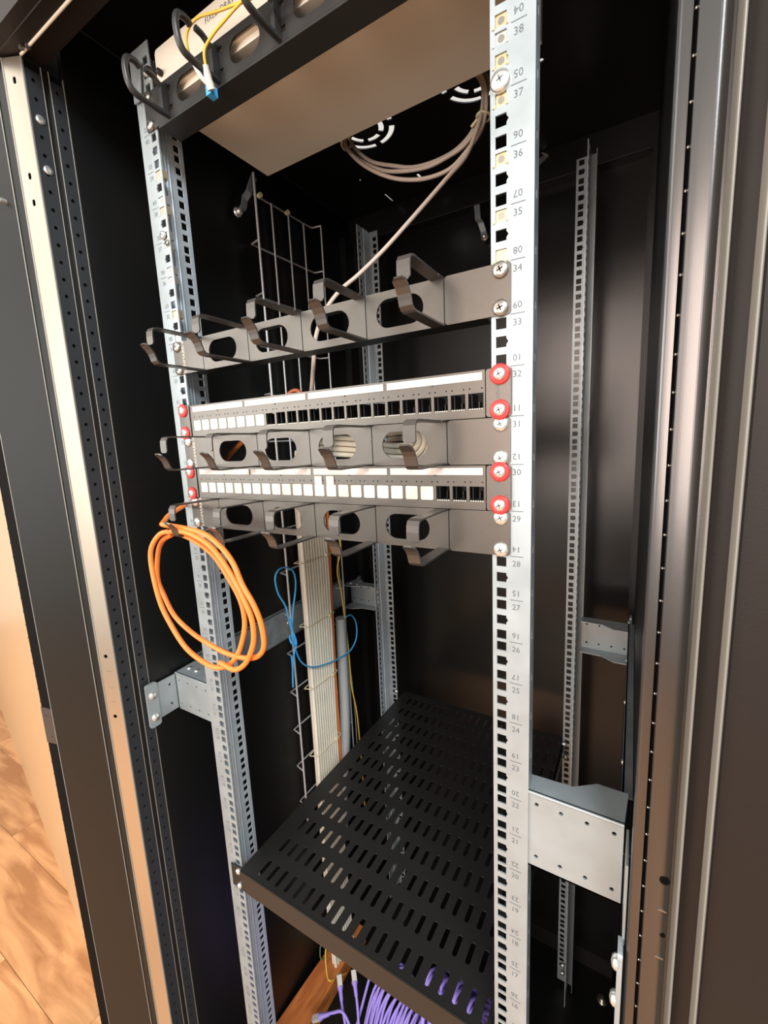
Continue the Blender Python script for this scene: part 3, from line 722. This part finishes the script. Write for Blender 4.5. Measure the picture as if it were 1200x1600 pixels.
cable('orange_fibre_cable', 'straight orange cable running down beside the pale grey bundle', [[(-322, 432, 1230), (-322, 430, 1190), (-322, 428, 1109), (-322, 425, 1027), (-322, 422, 925), (-322, 419, 821), (-322, 417, 750), (-322, 416, 600), (-320, 412, 450)]], 4.0, 'orange')
cable('orange_fibre_cable', 'second thin orange cable close beside the straight orange one', [[(-328, 440, 1240), (-328, 436, 1109), (-328, 431, 925), (-328, 426, 750), (-328, 424, 620), (-326, 420, 450)]], 1.6, 'orange')
cable('earth_wire', 'yellow and green earth wire dropping past the conduit', [[(-312, 428, 1180), (-290, 433, 1110), (-312, 442, 1037), (-312, 454, 968), (-310, 462, 859), (-308, 464, 784), (-308, 466, 708), (-310, 485, 621), (-312, 493, 546), (-312, 497, 460), (-312, 500, 300)]], 1.9, 'yellow', 'wire')
o = MB().tube([(-320, 452, 1150), (-328, 478, 900), (-328, 500, 650), (-328, 502, 470)], 1.2, 6, 4).build('thin_wire', 'wire'); tag(o, 'thin grey wire behind the corrugated conduit', 'wire')
# conduit
path = catmull([Vector(p) for p in [(-318, 452, 905), (-318, 450, 860), (-318, 448, 800), (-318, 446, 738), (-318, 443, 647), (-318, 437, 575), (-318, 428, 506), (-318, 412, 426), (-318, 400, 300)]], 26, False)
rr = [(15.2 if k % 2 == 0 else 12.4) for k in range(len(path))]
cd = MB().tube(path, rr, 14, 1).build('corrugated_conduit', 'conduit'); tag(cd, 'grey corrugated conduit standing beside the pale cable bundle', 'conduit')
cable('blue_patch_cord', 'thin bright blue cord knotted on the wire tray', [
    [(-296, 252, 938), (-296, 244, 975), (-298, 237, 1018), (-300, 221, 1052), (-300, 216, 1085), (-300, 227, 1101), (-300, 249, 1101), (-300, 270, 1087), (-300, 276, 1063), (-298, 269, 1036), (-296, 258, 1010), (-294, 250, 980), (-294, 247, 942), (-296, 254, 911), (-300, 274, 870), (-300, 307, 842), (-298, 353, 827), (-298, 411, 816), (-298, 461, 816), (-298, 489, 840), (-300, 493, 879), (-300, 474, 907), (-300, 449, 912)],
    [(-290, 238, 990), (-292, 246, 960), (-290, 252, 930), (-294, 246, 905), (-296, 241, 877), (-298, 240, 847), (-300, 241, 827)],
    [(-298, 254, 938), (-290, 248, 925), (-294, 240, 935), (-302, 246, 945), (-298, 254, 938)],
    [(-300, 244, 900), (-302, 246, 860), (-302, 243, 825)]], 2.0, 'blue')
# orange coil
A_ = [(-200, -62, 1248), (-222, -66, 1246), (-237, -70, 1230), (-242, -72, 1211), (-237, -74, 1179), (-228, -74, 1144), (-214, -72, 1116), (-193, -70, 1089), (-172, -66, 1073), (-144, -62, 1064), (-121, -58, 1069), (-102, -54, 1087), (-88, -52, 1117), (-85, -50, 1141), (-90, -50, 1166), (-105, -52, 1193), (-128, -54, 1222), (-158, -58, 1240), (-188, -62, 1250)]
A_[0] = (-204, -63, 1251)
B_ = [(-207, -58, 1245), (-236, -55, 1233), (-257, -52, 1210), (-269, -50, 1171), (-262, -48, 1145), (-242, -48, 1116), (-203, -49, 1097), (-161, -51, 1088), (-119, -53, 1084), (-79, -56, 1089), (-53, -60, 1101), (-39, -63, 1119), (-38, -65, 1147), (-46, -67, 1172), (-61, -68, 1195), (-74, -68, 1221), (-97, -66, 1240), (-129, -64, 1253), (-171, -64, 1258), (-200, -72, 1262)]
C_ = [(-128, -62, 1072), (-121, -66, 1077), (-95, -66, 1074), (-73, -66, 1088), (-58, -66, 1111), (-52, -66, 1130), (-53, -66, 1153), (-63, -66, 1175), (-77, -66, 1198), (-98, -66, 1223), (-120, -66, 1240), (-153, -66, 1251), (-182, -68, 1254), (-200, -66, 1250)]
ld = [(-200, -72, 1262), (-212, -66, 1262), (-222, -56, 1264), (-230, -45, 1268), (-237, -30, 1272), (-250, -6, 1276), (-266, 20, 1284), (-262, 60, 1298), (-236, 60, 1318), (-214, 46, 1334), (-186, 38, 1350), (-158, 36, 1366), (-138, 42, 1378), (-110, 60, 1392)]
cable('orange_cable_coil', 'bright orange cable coil hanging from the lowest left hook', [A_[::-1], B_ + ld[1:], C_[::-1]], 3.5, 'orange', 'cable', 12)
# beige coil tied up under the roof
rA = [(-100, 262, 1852), (-85, 262, 1828), (-61, 262, 1806), (-26, 262, 1784), (14, 262, 1771), (52, 262, 1765), (83, 262, 1768), (108, 262, 1774), (127, 262, 1790), (139, 262, 1815), (135, 262, 1842), (123, 262, 1862)]
rB = [(-93, 256, 1842), (-75, 256, 1815), (-46, 256, 1789), (-9, 256, 1766), (27, 256, 1752), (59, 256, 1746), (90, 256, 1748), (115, 256, 1763), (134, 256, 1780), (143, 256, 1806), (141, 256, 1836), (131, 256, 1855)]
rC = [(-91, 268, 1852), (-76, 268, 1830), (-50, 268, 1807), (-14, 268, 1790), (22, 268, 1776), (60, 268, 1772), (93, 268, 1776), (116, 268, 1789), (130, 268, 1808), (139, 268, 1828), (142, 268, 1846), (133, 268, 1865)]
topc = [(100, 266, 1893), (30, 266, 1912), (-50, 266, 1898), (-90, 266, 1872)]
drop = [(140, 256, 1840), (138, 254, 1806), (133, 244, 1775), (123, 226, 1738), (104, 207, 1710), (63, 189, 1669), (20, 171, 1628), (-14, 153, 1597), (-36, 135, 1575), (-53, 117, 1544), (-56, 98, 1506), (-48, 80, 1468), (-42, 66, 1436), (-40, 55, 1410), (-40, 34, 1400)]
mb = MB(); mb.tube(rA + topc, 3.0, 10, 5, True); mb.tube(rB + topc, 3.0, 10, 5, True); mb.tube(rC + topc, 3.0, 10, 5, True); mb.tube(drop, 3.0, 10, 5)
rcoil = mb.build('roof_cable_coil', 'taupe'); tag(rcoil, 'beige cable coil tied under the roof fan openings, one end dropping down', 'cable')
for i, (p, lb) in enumerate((((-95, 262, 1847), 'cream cable tie at the left end of the coil under the roof'), ((137, 262, 1800), 'cream cable tie at the right end of the coil beside the numbered post'))):
    m = MB(); ax = Vector((.8, 0, -.7)) if i == 0 else Vector((.1, 0, 1))
    t1 = Vector((0, 1, 0)); t2 = ax.cross(t1).normalized(); q = Vector(p)
    m.tube([q + (t1 * math.cos(a * PI / 6) * 11 + t2 * math.sin(a * PI / 6) * 9) for a in range(12)], 1.8, 6, 2, True)
    m.tube([q + t2 * 8, q + t2 * 14 + Vector((-4, 0, -8))], 2.2, 6, 1)
    o = m.build('cable_tie', 'tie'); tag(o, lb, 'cable tie')

# rust coloured cable bend peeping over the upper patch panel
cable('brown_cable', 'short reddish brown cable bend peeping over the upper patch panel', [[(-74, 30, 1395), (-68, 34, 1416), (-58, 38, 1428), (-46, 38, 1431), (-36, 36, 1424), (-32, 32, 1400)]], 2.6, mat('rust cable jacket', (.40, .10, .04), .5))

# ------------------------------------------------------------------ cam locks on walls
def camlock(label, path, wdir, c, ax):
    t = thing('cam_lock', label, 'lock', c)
    MB().ribbon(path, wdir, 13, 2).build('latch_arm', 'zincd', t)
    MB().lathe(c, ax, [(9, 0), (9, 4), (6, 4.1), (6, 10), (4, 12), (0, 12)], 8).build('hex_nut', 'screw', t)
camlock('zinc cam lock high on the left wall beside the wire tray', [(-338, 252, 1812), (-338, 258, 1820), (-338, 262, 1835), (-330, 266, 1845), (-330, 276, 1866), (-330, 284, 1880)], (0, .9, -.4), (-346, 246, 1806), (1, 0, 0))
camlock('zinc cam lock on the back panel left of the numbered post', [(5, 668, 1815), (3, 668, 1828), (-2, 664, 1846), (-6, 656, 1852), (-8, 656, 1882)], (1, 0, 0), (4, 676, 1818), (0, -1, 0))
t = thing('roof_hook', 'small folded metal catch under the roof right of the numbered post', 'catch', (135, 660, 1945))
MB().hexa([(118, 660, 1930), (142, 660, 1940), (142, 664, 1940), (118, 664, 1930)], [(120, 658, 1916), (147, 658, 1932), (147, 662, 1932), (120, 662, 1916)]).build('catch_plate', 'zincd', t)
MB().tube([(146, 660, 1934), (134, 660, 1967 - 24)], 2.2, 8, 1).build('catch_pin', 'screw', t)

# ------------------------------------------------------------------ things on the cabinet floor
m = MB(); a = [(-351, 130), (-280, 165), (-278, 420), (-332, 420)]
m.hexa([(x, y, ZB) for x, y in a], [(x, y, -12) for x, y in a]); bt = m.build('timber_baton', 'baton'); tag(bt, 'reddish timber baton lying on the cabinet floor, bottom of the picture', 'timber')
cable('earth_wire', 'yellow and green wire looped over the timber baton', [[(-330, 330, 60), (-322, 300, 30), (-312, 285, 8), (-298, 272, -4), (-286, 268, -6), (-280, 290, -20), (-275, 320, -40)]], 2.0, 'yellow', 'wire')
cable('earth_wire', 'thin green wire curling beside the timber baton', [[(-345, 330, 70), (-340, 300, 30), (-334, 290, 5), (-330, 300, -8)]], 1.4, mat('green jacket', (.12, .22, .08), .5), 'wire')
def patch(pts, label, plug=True):
    o = MB().tube(pts, 3.1, 10, 6).build('patch_cord', 'lilac'); tag(o, label, 'cable')
    if plug:
        a = Vector(pts[0]); d = (a - Vector(pts[1])).normalized()
        MB().tube([a - d * 24, a - d * 8, a - d * 2, a + d * 2], [4.2, 5.0, 7.4, 7.6], 6, 1).build('boot', 'lilac', o)
        s = Vector((0, 0, 1)).cross(d).normalized() * 5.6; u = s.cross(d).normalized() * 4
        MB().hexa([a + s + u, a + s - u, a - s - u, a - s + u], [a + d * 21 + s + u, a + d * 21 + s - u, a + d * 21 - s - u, a + d * 21 - s + u]).build('plug', 'clear', o)
patch([(-212, 222, 92), (-196, 206, 66), (-176, 190, 40), (-150, 160, 10), (-120, 120, -10)], 'lilac patch cord with its clear plug nearest the timber baton')
patch([(-182, 240, 104), (-166, 224, 80), (-150, 205, 60), (-132, 180, 30), (-120, 140, 0)], 'lilac patch cord with its clear plug just under the shelf edge')
patch([(-232, 170, 60), (-205, 182, 76), (-180, 190, 84), (-150, 180, 60), (-130, 160, 20)], 'lilac patch cord arching low left of the purple tangle')
patch([(-150, 262, 124), (-152, 246, 100), (-156, 220, 60), (-160, 190, 20)], 'lilac patch cord end hidden behind the shelf edge', False)
for i in range(26):
    l = i % 2; x0 = -128 + 6.0 * i; y0 = 232 - 12 * l + 5 * math.sin(i * .7); k = 12 * math.sin(i * .5)
    pts = [(x0 - 10, y0 - 70 - 8 * l, -45), (x0 - 4, y0 - 45, 40 + k), (x0, y0 + 10, 120 + k - 10 * l), (x0 + 24, y0 + 60, 138 + k - 12 * l), (x0 + 50, y0 + 84, 70), (x0 + 60, y0 + 84, -30)]
    o = MB().tube(pts, 3.1, 8, 5).build('patch_cord', 'lilac'); tag(o, 'lilac patch cord in the tangle showing below the front edge of the shelf', 'cable', 'lilac patch cords piled under the shelf')
for i in range(24):
    l = i % 3; x0 = 4.6 * i; k = 10 * math.sin(i * .6)
    pts = [(38 + x0, 128 - 9 * l, 10), (36 + x0, 150 - 9 * l, 180 + k), (34 + x0, 200 - 9 * l, 326 + k - 3 * l), (50 + x0, 262 - 7 * l, 250 + k - 9 * l), (60 + x0, 290 - 8 * l, 40)]
    o = MB().tube(pts, 3.1, 8, 5).build('patch_cord', 'lilac'); tag(o, 'lilac patch cord seen only through the shelf slots near the numbered post', 'cable', 'lilac patch cords near the numbered post')
m = MB(); m.lathe((318, 600, ZB), (0, 0, 1), [(12, 0), (12, 2), (7, 2), (7, 6), (0, 7)], 14); o = m.build('floor_bolt', 'screwd'); tag(o, 'round floor bolt at the back right of the cabinet base', 'bolt')
